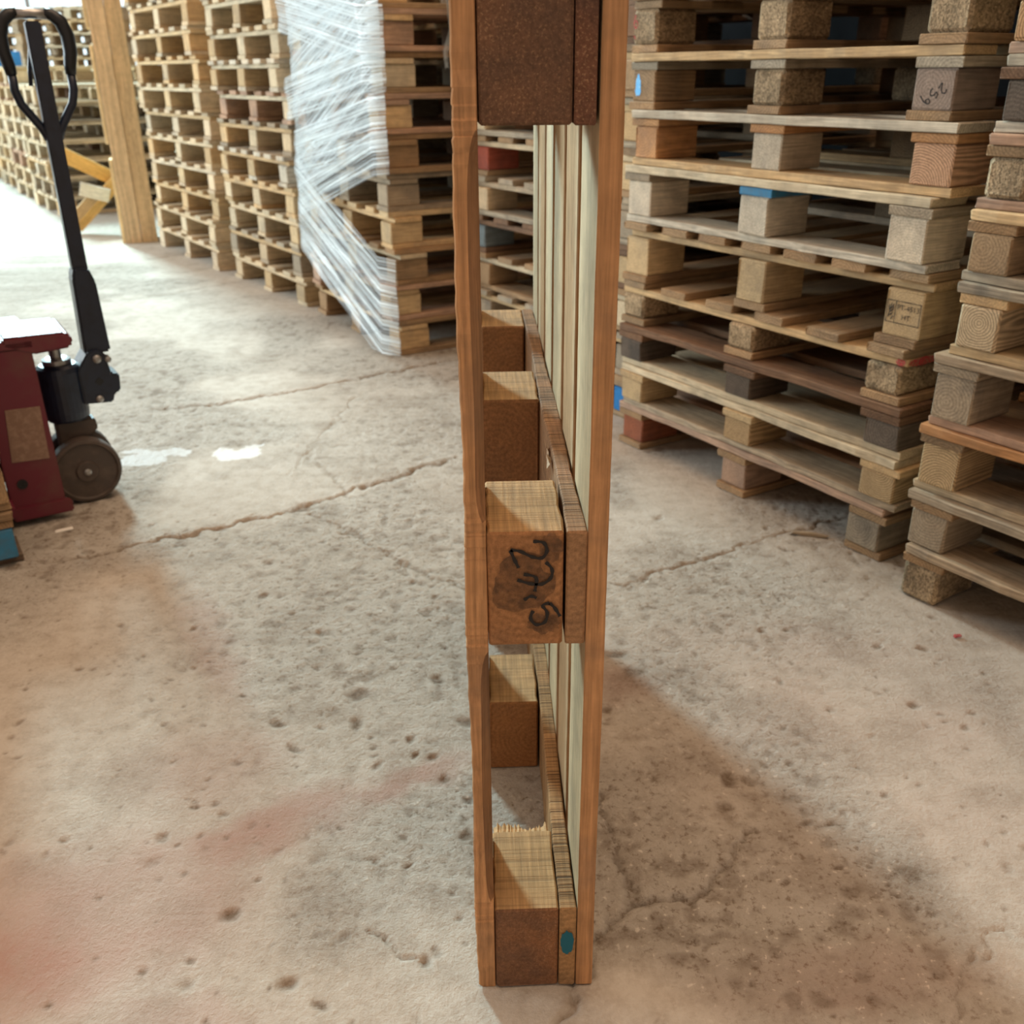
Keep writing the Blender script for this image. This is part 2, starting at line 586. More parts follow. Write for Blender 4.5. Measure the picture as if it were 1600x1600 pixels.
def build_floor():
    xs = np.concatenate([np.linspace(-12, -2.4, 25)[:-1], np.linspace(-2.4, -1.25, 90)[:-1], np.arange(-1.25, 1.25, 0.0042),
                         np.linspace(1.25, 2.2, 60), np.linspace(2.2, 9, 20)[1:]])
    ys = np.concatenate([np.linspace(-6, -0.12, 16)[:-1], np.arange(-0.12, 1.5, 0.0044), np.linspace(1.5, 3.1, 200)[:-1],
                         np.linspace(3.1, 6.2, 110)[:-1], np.linspace(6.2, 18, 30)])
    X, Y = np.meshgrid(xs, ys)
    rng = np.random.RandomState(5)
    tab = rng.rand(512, 512)

    def vn(s, ox=0.0):
        x, y = X / s + ox + 200, Y / s + ox * 1.7 + 200
        xi, yi = np.floor(x).astype(int), np.floor(y).astype(int)
        fx, fy = x - xi, y - yi
        fx, fy = fx * fx * (3 - 2 * fx), fy * fy * (3 - 2 * fy)
        a = tab[xi % 512, yi % 512]
        b = tab[(xi + 1) % 512, yi % 512]
        c = tab[xi % 512, (yi + 1) % 512]
        d = tab[(xi + 1) % 512, (yi + 1) % 512]
        return (a * (1 - fx) + b * fx) * (1 - fy) + (c * (1 - fx) + d * fx) * fy

    near = np.clip((1.9 - np.abs(X)) / 0.4, 0, 1) * np.clip((3.6 - Y) / 1.2, 0, 1)
    big = vn(0.55, 3.3) * 0.6 + vn(0.2, 9.1) * 0.4
    # scaled-off areas where the surface is coarse
    coarse = np.clip((big - 0.42) * 5, 0, 1)
    coarse = np.maximum(coarse, np.exp(-(((X - 0.55) / 0.3) ** 2 + ((Y - 1.0) / 0.28) ** 2)))
    coarse = np.maximum(coarse, 0.9 * np.exp(-(((X + 0.2) / 0.5) ** 2 + ((Y - 1.0) / 0.5) ** 2)))
    coarse = np.maximum(coarse, 0.9 * np.exp(-(((X + 0.1) / 0.45) ** 2 + ((Y - 2.1) / 0.5) ** 2)))
    rough = (1 - np.abs(2 * vn(0.034, 1.2) - 1)) * 0.5 + vn(0.017, 4.4) * 0.5
    fine = vn(0.010, 7.7)
    H = near * ((vn(0.4, 2.0) - 0.5) * 0.002 + coarse * (rough - 0.55) * 0.004 + (fine - 0.5) * (0.0006 + 0.0016 * coarse))
    dirt = np.clip(coarse * (0.5 - rough) * 2.6, 0, 0.5) + 0.25 * np.clip((vn(0.09, 5.5) - 0.62) * 4, 0, 1)
    wob = (vn(0.05, 8.0) - 0.5) * 0.035 + (vn(0.018, 6.0) - 0.5) * 0.016 + (vn(0.008, 3.0) - 0.5) * 0.008
    wob2 = (vn(0.05, 14.0) - 0.5) * 0.035 + (vn(0.018, 16.0) - 0.5) * 0.018
    Xw, Yw = X + wob, Y + wob2
    for pts, w, s in CRACKS:
        for (a, b) in zip(pts[:-1], pts[1:]):
            ax, ay = a
            bx, by = b
            m = (Xw > min(ax, bx) - 0.1) & (Xw < max(ax, bx) + 0.1) & (Yw > min(ay, by) - 0.1) & (Yw < max(ay, by) + 0.1)
            if not m.any():
                continue
            px, py = Xw[m] - ax, Yw[m] - ay
            dx, dy = bx - ax, by - ay
            t = np.clip((px * dx + py * dy) / (dx * dx + dy * dy), 0, 1)
            d = np.hypot(px - t * dx, py - t * dy)
            wl = w * (0.45 + 0.9 * vn(0.06, 11.0)[m])
            k = np.exp(-(d / wl) ** 2)
            k2 = np.exp(-(d / (wl * 0.45)) ** 2)
            H[m] -= s * (0.003 * k + 0.006 * k2)
            dirt[m] = np.maximum(dirt[m], s * (0.35 * k + 0.65 * k2) * (0.55 + 0.6 * fine[m]))
    r = random.Random(3)
    pits = [(p[0], p[1], p[2], 1.0) for p in PITS]
    for _ in range(800):
        pits.append((r.uniform(-0.95, 1.05), r.uniform(-0.08, 1.5), abs(r.gauss(0, 0.0035)) + 0.0028, r.uniform(0.4, 0.9)))
    for (px, py, pr, s) in pits:
        i0, i1 = np.searchsorted(xs, [px - 3 * pr - .012, px + 3 * pr + .012])
        j0, j1 = np.searchsorted(ys, [py - 3 * pr - .012, py + 3 * pr + .012])
        sl = (slice(j0, j1), slice(i0, i1))
        an = r.uniform(0, 3.1)
        u = (Xw[sl] * 0.4 + X[sl] * 0.6 - px)
        v = (Yw[sl] * 0.4 + Y[sl] * 0.6 - py)
        uu, vv = u * math.cos(an) + v * math.sin(an), -u * math.sin(an) + v * math.cos(an)
        q = (uu / pr) ** 2 + (vv / (pr * r.uniform(0.55, 0.8))) ** 2
        k = np.exp(-q * q * 0.7)
        H[sl] -= s * k * min(0.005, pr * 0.45)
        dirt[sl] = np.maximum(dirt[sl], s * k * (0.7 + 0.5 * fine[sl]))
    # old red paint, worn, plus a painted streak of the truck handle's shadow
    pink = np.zeros_like(X)

    def pb(cx, cy, rx, ry, s, an=0.0):
        c, q = math.cos(an), math.sin(an)
        u, v = (X - cx + wob) * c + (Y - cy + wob2) * q, -(X - cx + wob) * q + (Y - cy + wob2) * c
        np.maximum(pink, s * np.exp(-((u / rx) ** 2 + (v / ry) ** 2) ** 1.5), out=pink)
    pb(-0.60, 0.12, 0.26, 0.17, 0.85, 0.3)
    pb(-0.33, 0.31, 0.18, 0.06, 0.7, 0.5)
    pb(-0.12, 0.40, 0.14, 0.03, 0.65, 0.5)
    pb(-0.47, 0.45, 0.14, 0.12, 0.35)
    pb(-0.40, -0.03, 0.12, 0.04, 0.45)
    pb(-0.55, 0.85, 0.05, 0.25, 0.35, 0.4)  # pink streak painted along the truck handle's cast shadow
    pb(0.27, 0.67, 0.08, 0.07, 0.5)
    pb(0.75, 0.45, 0.4, 0.4, 0.28)
    pb(0.5, 0.0, 0.2, 0.06, 0.4)
    pb(0.6, 0.75, 0.4, 0.15, 0.25)
    pink *= 0.55 + 0.7 * vn(0.12, 21.0)
    white = np.zeros_like(X)
    for (cx, cy, rx, ry, an) in [(-1.03, 1.93, 0.085, 0.05, 0.5), (-1.05, 1.99, 0.06, 0.02, -0.4), (-0.96, 1.97, 0.06, 0.03, 0.2), (-0.755, 1.95, 0.07, 0.05, 0.1), (-0.72, 2.0, 0.05, 0.03, 0.6)]:
        c, q = math.cos(an), math.sin(an)
        u, v = (X - cx + wob) * c + (Y - cy + wob2) * q, -(X - cx + wob) * q + (Y - cy + wob2) * c
        np.maximum(white, 0.75 * (((u / rx) ** 2 + (v / ry) ** 2) < 1), out=white)
    ny, nxn = X.shape
    co = np.stack([X, Y, H - 0.0008], -1).reshape(-1, 3).astype(np.float32)
    idx = np.arange(ny * nxn).reshape(ny, nxn)
    q = np.stack([idx[:-1, :-1], idx[:-1, 1:], idx[1:, 1:], idx[1:, :-1]], -1).reshape(-1, 4)
    me = bpy.data.meshes.new('floor')
    me.vertices.add(len(co))
    me.vertices.foreach_set('co', co.ravel())
    me.loops.add(q.size)
    me.loops.foreach_set('vertex_index', q.ravel().astype(np.int32))
    me.polygons.add(len(q))
    me.polygons.foreach_set('loop_start', np.arange(0, q.size, 4, dtype=np.int32))
    me.polygons.foreach_set('use_smooth', np.ones(len(q), dtype=bool))
    me.update()
    at = me.attributes.new('stain', 'FLOAT_COLOR', 'POINT')
    cc = np.stack([np.clip(pink, 0, 1), np.clip(dirt, 0, 1), white, np.clip(0.12 + coarse, 0, 1)], -1).astype(np.float32)
    at.data.foreach_set('color', cc.ravel())
    o = link('floor', me, 'floor')
    tag(o, 'worn grey concrete floor with cracks, pits and red paint traces', 'floor', kind='structure')


build_floor()

# walls behind the rows of stacks
FD = Vector((0.516, -0.857, 0))      # the row runs this way, towards the camera's right
DD = Vector((0.857, 0.516, 0))       # away from the aisle


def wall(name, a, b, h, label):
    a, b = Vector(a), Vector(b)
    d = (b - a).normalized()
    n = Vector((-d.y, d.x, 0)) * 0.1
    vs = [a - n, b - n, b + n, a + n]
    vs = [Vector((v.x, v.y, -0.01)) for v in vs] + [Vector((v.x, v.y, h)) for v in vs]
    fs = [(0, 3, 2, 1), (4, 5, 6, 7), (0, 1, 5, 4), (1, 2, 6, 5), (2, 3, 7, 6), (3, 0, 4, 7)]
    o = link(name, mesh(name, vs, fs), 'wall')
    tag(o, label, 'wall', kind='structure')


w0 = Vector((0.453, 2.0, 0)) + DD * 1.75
wall('wall_right', w0 - FD * 9.9, w0 + FD * 3.6, 5.0, 'wall behind the pallet rows, coloured near-black as shade')


wall('wall_back', (-13.0, 17.0, 0), (-1.5, 17.0, 0), 5.0, 'far end wall of the hall behind the bright stacks')
k_ = N('bright_window_glass')
k_.b.inputs['Base Color'].default_value = c3(0.8, 0.9, 0.95)
k_.b.inputs['Emission Color'].default_value = c3(0.72, 0.93, 1.0)
k_.b.inputs['Emission Strength'].default_value = 1.1
M['glow'] = k_.m
M['frame'] = simple('window_frame_paint', (0.5, 0.52, 0.52), 0.5, var=0.1)
wn = empty('window_1', (-10.6, 16.84, 0.6), 0, 'wide daylit window in the far end wall', 'window')
wn['kind'] = 'structure'
for q in range(4):
    prism('pane', [(q * 1.75, 0.0), (q * 1.75 + 1.69, 0.0), (q * 1.75 + 1.69, 3.2), (q * 1.75, 3.2)], -0.01, 0.01, 'glow', wn, 0.0)
for q in range(5):
    prism('window_frame', [(q * 1.75 - 0.06, -0.06), (q * 1.75, -0.06), (q * 1.75, 3.26), (q * 1.75 - 0.06, 3.26)], -0.03, 0.04, 'frame', wn, 0.0)


# ------------------------------------------------------------------ pallets in stacks
FRESH = (0.62, 0.43, 0.23)
CREAM = (0.66, 0.52, 0.34)
TAN = (0.41, 0.262, 0.14)
BROWN = (0.23, 0.13, 0.075)
GREY = (0.42, 0.335, 0.235)
WHITE = (0.68, 0.585, 0.45)
DARK = (0.15, 0.11, 0.08)
PINK = (0.52, 0.33, 0.22)
CHIP = (0.42, 0.30, 0.18)
ORANGE = (0.58, 0.30, 0.13)
ORD = ['lowest', 'second', 'third', 'fourth', 'fifth', 'sixth', 'seventh', 'eighth', 'ninth', 'tenth', 'eleventh', 'twelfth', 'thirteenth', 'fourteenth']


def matof(t):
    if t == CHIP:
        return 'chip'
    if t in (FRESH, CREAM):
        return 'fresh'
    if t in (GREY, WHITE, DARK):
        return 'old'
    return 'wood'


def pallet(root_loc, rz, F, D, h, label, group, bot='perp', deck='par', base=TAN, deckc=None, botc=None, strc=None,
           blocks=(None, None, None), bx=0.1, by=0.145, ndeck=None, seed=0, lod=0, jit=0.006, bmat=(None, None, None), row=None):
    """face along local X (0..F), depth along local Y (0..D), standing on z = 0"""
    r = random.Random(seed * 7919 + 13)
    root = empty('wooden_pallet', root_loc, rz, label, 'pallet', group)
    tb = 0.02
    td = 0.021
    deckc = deckc or base
    botc = botc or base
    strc = strc or base
    nx = 6 if lod == 0 else 2
    xc = [bx / 2 + 0.004, F / 2, F - bx / 2 - 0.004]
    yc = [by / 2 + 0.004, D / 2, D - by / 2 - 0.004]
    kw = dict(nx=nx, wob=0.0022 if lod == 0 else 0.001)
    z = 0.0
    tint = lambda c: (lambda f, w: (c[0] * f * (1 + w), c[1] * f, c[2] * f * (1 - w)))(r.uniform(0.84, 1.12), r.uniform(-0.05, 0.05))
    jj = lambda: r.uniform(-jit, jit)
    out = {}
    if bot == 'perp':
        for x in xc:
            piece('bottom_board', root, (x + jj(), D / 2 + jj() * .6, z + tb / 2), D, bx + 0.012, tb, 'y', tint(botc), matof(botc), r.randrange(3), **kw)
        z += tb
    elif bot == 'par':
        for i, y in enumerate(yc):
            piece('bottom_board', root, (F / 2 + jj(), y + jj() - (0.006 if i == 0 else 0), z + tb / 2), F + 0.006, 0.125, tb, 'x', tint(botc), matof(botc), r.randrange(3), **(dict(nx=18, wob=0.003, ragged=0.010) if (lod == 0 and i == 0) else kw))
        z += tb
    nd = td if deck else 0
    ns = 0.02 if deck else 0
    hb = h - z - nd - ns
    for i, x in enumerate(xc):
        for j, y in enumerate(yc):
            c = blocks[i] if (j == 0 and blocks[i]) else (base if r.random() < .7 else r.choice([TAN, BROWN, GREY, CHIP]))
            mt = bmat[i] if (j == 0 and bmat[i]) else matof(c)
            o = piece('block', root, (x + jj() * .7, y + jj() * .7, z + hb / 2), by, bx, hb, 'y', tint(c), mt, r.randrange(4), nx=2, wob=0.002, bev=0.003 if mt != 'chip' else 0.007)
            if j == 0:
                out[i] = o
    z += hb
    if deck == 'par':
        for x in xc:
            piece('stringer_board', root, (x + jj(), D / 2 + jj() * .8, z + ns / 2), D, bx + 0.015, ns, 'y', tint(strc), matof(strc), r.randrange(3), **kw)
        z += ns
        n = ndeck or 7
        w = 0.118
        for q in range(n):
            y = w / 2 + (D - w) * q / (n - 1)
            piece('deck_board', root, (F / 2 + jj(), y + (jj() if q else jj() - .004), z + td / 2), F, w, td, 'x', tint(deckc), matof(deckc), r.randrange(4), **(dict(nx=18, wob=0.003, ragged=0.010) if (lod == 0 and q == 0) else kw))
    elif deck == 'perp':
        for y in yc:
            piece('stringer_board', root, (F / 2 + jj(), y + jj() * .8, z + ns / 2), F, 0.12, ns, 'x', tint(strc), matof(strc), r.randrange(3), **kw)
        z += ns
        n = ndeck or 6
        w = 0.1
        for q in range(n):
            x = w / 2 + (F - w) * q / (n - 1)
            piece('deck_board', root, (x + jj(), D / 2 + jj(), z + td / 2), D, w, td, 'y', tint(deckc), matof(deckc), r.randrange(3), **kw)
    root['_h'] = h
    del root['_h']
    return root, out


def place(corner, ang, k, z):
    return (corner[0], corner[1], z), math.radians(ang)


# --- the stack right of the standing pallet (listed from the floor up)
A0 = (0.453, 2.0)
AA = -59.1
A = [
    dict(bot='perp', deck='par', base=TAN, deckc=PINK, botc=TAN, blocks=((0.36, 0.12, 0.06), PINK, GREY), look='pink-brown front board and dark red block'),
    dict(bot='par', deck='par', base=FRESH, deckc=CREAM, botc=GREY, blocks=(FRESH, FRESH, FRESH), bmat=('wood', 'ring', 'ring'), look='yellow end-grain blocks, wavy pale board'),
    dict(bot='par', deck='par', base=BROWN, deckc=BROWN, botc=CREAM, blocks=(DARK, DARK, DARK), look='dark stained blocks under brown boards'),
    dict(bot='perp', deck='perp', base=TAN, strc=FRESH, deckc=TAN, blocks=(CHIP, CHIP, CHIP), look='chip blocks and a red painted board'),
    dict(bot='perp', deck='perp', base=TAN, strc=FRESH, blocks=(FRESH, FRESH, FRESH), look='stamped yellow corner block', ndeck=7),
    dict(bot='par', deck='par', base=GREY, deckc=CREAM, botc=WHITE, strc=GREY, blocks=(WHITE, WHITE, WHITE), bmat=('fresh', 'fresh', 'fresh'), look='whitish blocks and a blue board end'),
    dict(bot='par', deck='par', base=TAN, deckc=WHITE, botc=FRESH, strc=ORANGE, blocks=(ORANGE, WHITE, (0.6, 0.36, 0.22)), bmat=('wood', 'fresh', 'ring'), look='ringed orange corner block, white front board'),
    dict(bot='perp', deck='par', base=BROWN, deckc=FRESH, botc=TAN, strc=GREY, blocks=(TAN, CHIP, (0.30, 0.22, 0.17)), look='number handwritten on its brown block'),
    dict(bot='perp', deck='par', base=TAN, deckc=TAN, botc=TAN, strc=TAN, blocks=(CHIP, CHIP, CHIP), look='coarse grey chip blocks'),
]
for q in range(3):  # unseen pallets on top, added to keep light out of the gaps
    A.append(dict(bot='perp', deck='par', base=TAN, deckc=[FRESH, GREY, TAN][q], blocks=(TAN, TAN, TAN), look=['pale yellow boards', 'grey boards', 'brown boards'][q] + ', added unseen to block light'))
HA = [0.136, 0.128, 0.122, 0.128, 0.166, 0.156, 0.144, 0.14, 0.145, 0.144, 0.144, 0.144]
z = 0.0
Aout = []
for i, s in enumerate(A):
    s = dict(s)
    look = s.pop('look')
    r = random.Random(40 + i)
    off = r.uniform(-0.016, 0.016)
    o2 = r.uniform(-0.012, 0.012)
    c = Vector((A0[0], A0[1], 0)) + FD * (off + (0.02 if i == 1 else 0)) + DD * o2
    ro, ou = pallet((c.x, c.y, z), math.radians(AA + r.uniform(-0.8, 0.8)), 1.0, 1.2, HA[i],
                    'pallet with %s, %s in the inner right stack' % (look, ORD[i] + ('' if i == 0 else ' up')),
                    'pallets in the stack right of the standing pallet', seed=100 + i, bx=0.095, **s)
    Aout.append((ro, ou, z))
    z += HA[i]

# --- the stack cut by the right edge of the picture
B0 = (0.938, 1.0)
BA = -58.0
Bs = [
    dict(bot=None, deck='par', base=TAN, deckc=GREY, strc=TAN, blocks=(CHIP, CHIP, CHIP), look='dark chip block standing straight on the floor'),
    dict(bot=None, deck='par', base=TAN, deckc=GREY, blocks=(GREY, TAN, TAN), look='grey edged boards with a pale split'),
    dict(bot='par', deck='par', base=TAN, deckc=ORANGE, botc=CREAM, blocks=(FRESH, TAN, TAN), bmat=('ring', None, None), look='orange front board over a ringed block'),
    dict(bot='par', deck='par', base=GREY, deckc=GREY, botc=PINK, blocks=(GREY, TAN, TAN), look='grey block between pink and grey boards'),
    dict(bot='par', deck='par', base=FRESH, deckc=GREY, botc=FRESH, blocks=(CREAM, TAN, TAN), bmat=('ring', None, None), look='pale end-grain block under grey-topped board'),
    dict(bot='par', deck='par', base=TAN, deckc=FRESH, botc=GREY, blocks=(CHIP, TAN, TAN), bmat=('wood', None, None), look='tan block under a pale yellow board'),
    dict(bot='par', deck='par', base=TAN, deckc=PINK, botc=PINK, blocks=(CHIP, TAN, TAN), look='side-stamped chip block between pink boards'),
    dict(bot='par', deck='par', base=BROWN, deckc=GREY, botc=WHITE, blocks=(DARK, BROWN, BROWN), look='nearly black block over a white painted board'),
    dict(bot='par', deck='par', base=TAN, deckc=CREAM, botc=PINK, blocks=((0.6, 0.36, 0.18), TAN, TAN), bmat=('ring', None, None), look='orange ringed block'),
    dict(bot='perp', deck='par', base=TAN, deckc=TAN, blocks=(CHIP, TAN, TAN), look='chip block at the upper right picture corner'),
]
for q in range(2):  # more unseen pallets, added to block light from above
    Bs.append(dict(bot='par', deck='par', base=TAN, blocks=(TAN, TAN, TAN), look=['tan', 'dull brown'][q] + ' boards, added unseen to block light'))
HB = [0.125, 0.125, 0.15, 0.155, 0.145, 0.135, 0.135, 0.13, 0.125, 0.14, 0.144, 0.144]
z = 0.0
Bout = []
for i, s in enumerate(Bs):
    s = dict(s)
    look = s.pop('look')
    r = random.Random(70 + i)
    c = Vector((B0[0], B0[1], 0)) + FD * (r.uniform(-0.012, 0.012) + 0.03 * min(i, 6) / 6) + DD * (r.uniform(-0.008, 0.008) + 0.01)
    ro, ou = pallet((c.x, c.y, z), math.radians(BA + r.uniform(-0.6, 0.6)), 1.0, 1.2, HB[i],
                    'pallet with %s, %s in the right-edge stack' % (look, ORD[i] + ('' if i == 0 else ' up')),
                    'pallets in the stack at the right edge', seed=200 + i, bx=0.085, **s)
    Bout.append((ro, ou, z))
    z += HB[i]


# --- the row on the left, seen by its narrow faces
def left_stack(c0, ang, F, D, n, h, bases, where, group, seed, lod=1, rnd=0.02, bots=None, bx=0.1, by=0.14, ndeck=6):
    z = 0.0
    res = []
    fd = Vector((math.cos(math.radians(ang)), math.sin(math.radians(ang)), 0))
    dd = Vector((-fd.y, fd.x, 0))
    for i in range(n):
        r = random.Random(seed * 31 + i)
        b = bases[i % len(bases)]
        bo, de = ('perp', 'perp') if not bots else bots[i % len(bots)]
        c = Vector((c0[0], c0[1], 0)) + fd * r.uniform(-rnd, rnd) + dd * r.uniform(-rnd, rnd) * 0.6
        ro, ou = pallet((c.x, c.y, z), math.radians(ang + r.uniform(-1.0, 1.0)), F, D, h,
                        '%s pallet %s' % (('lowest' if i == 0 else ORD[i]), where if i == 0 else 'up ' + where),
                        group, bo, de, base=b, strc=r.choice([b, FRESH, CREAM]), blocks=tuple(r.choice([b, b, FRESH, CREAM]) for _ in range(3)),
                        bx=bx, by=by, ndeck=ndeck, seed=seed * 50 + i, lod=lod)
        res.append((ro, ou, z))
        z += h
    return res


LT = (0.72, 0.57, 0.39)
left_stack((-2.16, 6.02), -57.3, 1.2, 0.8, 11, 0.1465, [LT, CREAM, FRESH, LT, CREAM], 'in the yellowish stack beside the timber post', 'pallets in the stack beside the timber post', 1)
left_stack((-1.40, 4.88), -58.2, 1.0, 1.2, 11, 0.1425, [CREAM, GREY, CREAM, FRESH, WHITE, GREY, PINK, WHITE, CREAM], 'in the stack between the yellowish and the film-wrapped one', 'pallets in the stack left of the wrapped one', 2, rnd=0.03)
left_stack((-0.785, 3.925), -62.0, 0.97, 1.2, 10, 0.1435, [TAN, PINK, TAN, FRESH, GREY, TAN, PINK], 'in the stack wrapped in clear film', 'pallets under the stretch film', 3, lod=0)
# seen through the standing pallet; top ones unseen, added to block light
Mres = left_stack((0.0, 3.05), -58.8, 1.0, 1.2, 12, 0.1435, [TAN, GREY, TAN, BROWN, GREY], 'in the stack glimpsed through the standing pallet', 'pallets glimpsed through the standing pallet', 4, lod=0,
                  bots=[('par', 'perp'), ('perp', 'perp')])
for i, q, col in ((0, 2, (0.03, 0.2, 0.5)), (5, 0, (0.42, 0.10, 0.06)), (3, 0, (0.2, 0.24, 0.25))):
    Mres[i][1][q].color = (*col, 1)
    Mres[i][1][q]['label'] = {0: 'blue painted block', 5: 'red painted block', 3: 'blue-grey painted block'}[i]

# far stacks beyond the post
PALE = (0.72, 0.58, 0.40)
left_stack((-4.02, 8.46), -58, 1.0, 1.2, 7, 0.144, [PALE, GREY, PALE, CREAM], 'in the far stack whose corner shows left of the post', 'pallets in the far stack left of the post', 5)
left_stack((-4.6, 9.45), -58, 1.0, 1.2, 8, 0.144, [PALE, CREAM, PINK, PALE], 'in the second far stack left of the post', 'pallets in the second far stack', 6)
left_stack((-5.2, 10.5), -58, 1.0, 1.2, 8, 0.144, [PALE, CREAM], 'in the farthest stack at the left edge', 'pallets in the farthest stack at the left edge', 7)
left_stack((-7.05, 13.75), -18, 1.2, 0.8, 13, 0.144, [PALE, CREAM, PALE], 'in the bright tall stack behind the truck handle', 'pallets in the tall bright stack behind the handle', 8)
left_stack((-5.75, 13.3), -18, 1.2, 0.8, 13, 0.144, [PALE, CREAM, FRESH], 'in the bright tall stack just left of the post', 'pallets in the tall bright stack just left of the post', 9)


# ------------------------------------------------------------------ marks on the stacked pallets
def face_matrix(block, by=0.145, dy=0.0012):
    """block's aisle face: u along the face, v up; the block mesh lies with its grain along the depth"""
    # block local X = parent's +Y (depth); its -X end is the aisle face; local -Y = parent's +X
    return Matrix(((0, 0, -1, -by / 2 - dy), (-1, 0, 0, 0), (0, 1, 0, 0), (0, 0, 0, 1)))


def print_on(block, me, u, v, mat, name, by=0.145, rot=0.0, sx=1.0):
    me.transform(face_matrix(block, by) @ Matrix.Translation((u, v, 0)) @ Matrix.Rotation(rot, 4, 'Z'))
    return link(name, me, mat, block)


b = Aout[4][1][2]      # stamped corner block
FMx = face_matrix(b)
print_on(b, text_mesh('PT-4513', 0.0165), -0.017, 0.0075, 'ink', 'stamp_lettering')
print_on(b, text_mesh('HT', 0.0165), -0.003, -0.013, 'ink', 'stamp_lettering')
ribbon('stamp_frame', [[(-0.042, 0.026), (0.0, 0.026), (0.042, 0.026)], [(0.042, 0.026), (0.042, 0.0), (0.042, -0.022)], [(0.042, -0.022), (0, -0.022), (-0.042, -0.022)], [(-0.042, -0.022), (-0.042, 0), (-0.042, 0.026)], [(-0.020, 0.026), (-0.020, 0), (-0.020, -0.022)]], 0.0016, 'ink', b, FMx)
ribbon('stamp_emblem', [[(-0.037, -0.012), (-0.034, 0.004), (-0.031, 0.02)], [(-0.034, 0.0), (-0.028, 0.004), (-0.025, 0.012)], [(-0.033, 0.008), (-0.028, 0.012), (-0.026, 0.019)], [(-0.036, -0.006), (-0.031, -0.006), (-0.026, 0.0)], [(-0.036, 0.004), (-0.037, 0.010), (-0.036, 0.016)], [(-0.030, -0.016), (-0.027, -0.012), (-0.024, -0.008)]], 0.0024, 'ink', b, FMx)

b = Aout[7][1][2]      # handwritten 259, on its side
hand259 = [[(-0.030, 0.030), (-0.022, 0.034), (-0.016, 0.028), (-0.020, 0.018), (-0.032, 0.010), (-0.028, 0.008), (-0.016, 0.011)],
           [(0.006, 0.022), (-0.004, 0.020), (-0.006, 0.012), (0.004, 0.012), (0.010, 0.004), (0.002, -0.004), (-0.006, -0.002)],
           [(0.032, 0.012), (0.024, 0.016), (0.020, 0.008), (0.028, 0.002), (0.032, 0.010), (0.034, -0.004), (0.030, -0.018)]]
ribbon('handwritten_number', [[(p[0] * 0.75 + 0.004, p[1] * 0.75) for p in s] for s in hand259], 0.0022, 'ink', b, face_matrix(b) @ Matrix.Rotation(0.9 + PI, 4, 'Z'))
b = Aout[7][1][0]
blob('blue_sticker', -0.022, 0.0, 0.012, 0.026, 'sticker', b, face_matrix(b), 4)
b = Aout[8][1][0]
ribbon('red_scrawl', [[(-0.036, 0.03), (-0.042, 0.01), (-0.034, -0.002), (-0.027, 0.008), (-0.034, 0.016), (-0.04, 0.010)], [(-0.04, -0.02), (-0.034, -0.028)]], 0.004, 'red_mark', b, face_matrix(b))
# blue painted board end on the sixth pallet, red end on the fourth
for o in Aout[5][0].children:
    if o.name.startswith('stringer_board') and abs(o.location.x - 0.5) < 0.05:
        o.material_slots[0].material = M['blue']
        o['label'] = 'board end painted blue'
for o in Aout[3][0].children:
    if o.name.startswith('stringer_board') and o.location.y < 0.2:
        m4 = Matrix(((0, 0, 1, 0.5 + 0.0035), (1, 0, 0, 0), (0, 1, 0, 0), (0, 0, 0, 1)))
        blob('red_paint', -0.01, 0.0, 0.05, 0.0098, 'red_mark', o, m4, 8, rough=0.05)
        m4 = Matrix(((1, 0, 0, 0.5 - 0.016), (0, 0, -1, -0.0615), (0, 1, 0, 0), (0, 0, 0, 1)))
        blob('red_paint', 0, 0, 0.013, 0.009, 'red_mark', o, m4, 9, rough=0.1)
b = Bout[6][1][0]      # small stamped 25 on the side of a block
me = text_mesh('25', 0.02)
me.transform(Matrix(((1, 0, 0, 0.02), (0, 0, -1, -0.085 / 2 - 0.002), (0, 1, 0, -0.02), (0, 0, 0, 1))) @ Matrix.Rotation(PI / 2, 4, 'Z'))
link('stamp_lettering', me, 'ink', b)

# ------------------------------------------------------------------ stretch film round one stack
FX = Vector((math.cos(math.radians(-62)), math.sin(math.radians(-62)), 0))
FY = Vector((-FX.y, FX.x, 0))
FO = Vector((-0.785, 3.925, 0))


def film_band(parent, z0, z1, wid, off, seed, s0=-0.12, s1=1.10, z1b=None, wid1=None):
    """a pulled strip across the aisle face, running from height z0 (far end) to z1 (near end) and round both corners"""
    r = random.Random(seed)
    nu, nv = 40, 7
    F = 0.97
    vs, fs, uv = [], [], []
    wid1 = wid1 or wid
    for i in range(nu + 1):
        t = i / nu
        s = s0 + (s1 - s0) * t
        for j in range(nv + 1):
            v = j / nv
            zz = z0 + (z1 - z0) * t + (v - 0.5) * (wid + (wid1 - wid) * t)
            zz = max(0.012, zz)
            o = off + 0.006 * math.sin(seed + v * 9 + t * 5) * math.sin(t * 7 + seed) + r.uniform(-0.0015, 0.0015)
            if s < 0.0:
                p = FO + FX * (-0.02 - o) + FY * (-s - 0.02)
            elif s > F:
                p = FO + FX * (F + 0.02 + o) + FY * (s - F - 0.02)
            else:
                p = FO + FX * s + FY * (-0.02 - o)
            vs.append((p.x, p.y, zz))
            uv.append((t * (s1 - s0), v * wid / 0.2))
    for i in range(nu):
        for j in range(nv):
            a = i * (nv + 1) + j
            fs.append((a, a + 1, a + nv + 2, a + nv + 1))
    me = mesh('film_band', vs, fs, True)
    ul = me.uv_layers.new(name='UVMap')
    for l in me.loops:
        ul.data[l.index].uv = uv[l.vertex_index]
    return link('film_band', me, 'film', parent)


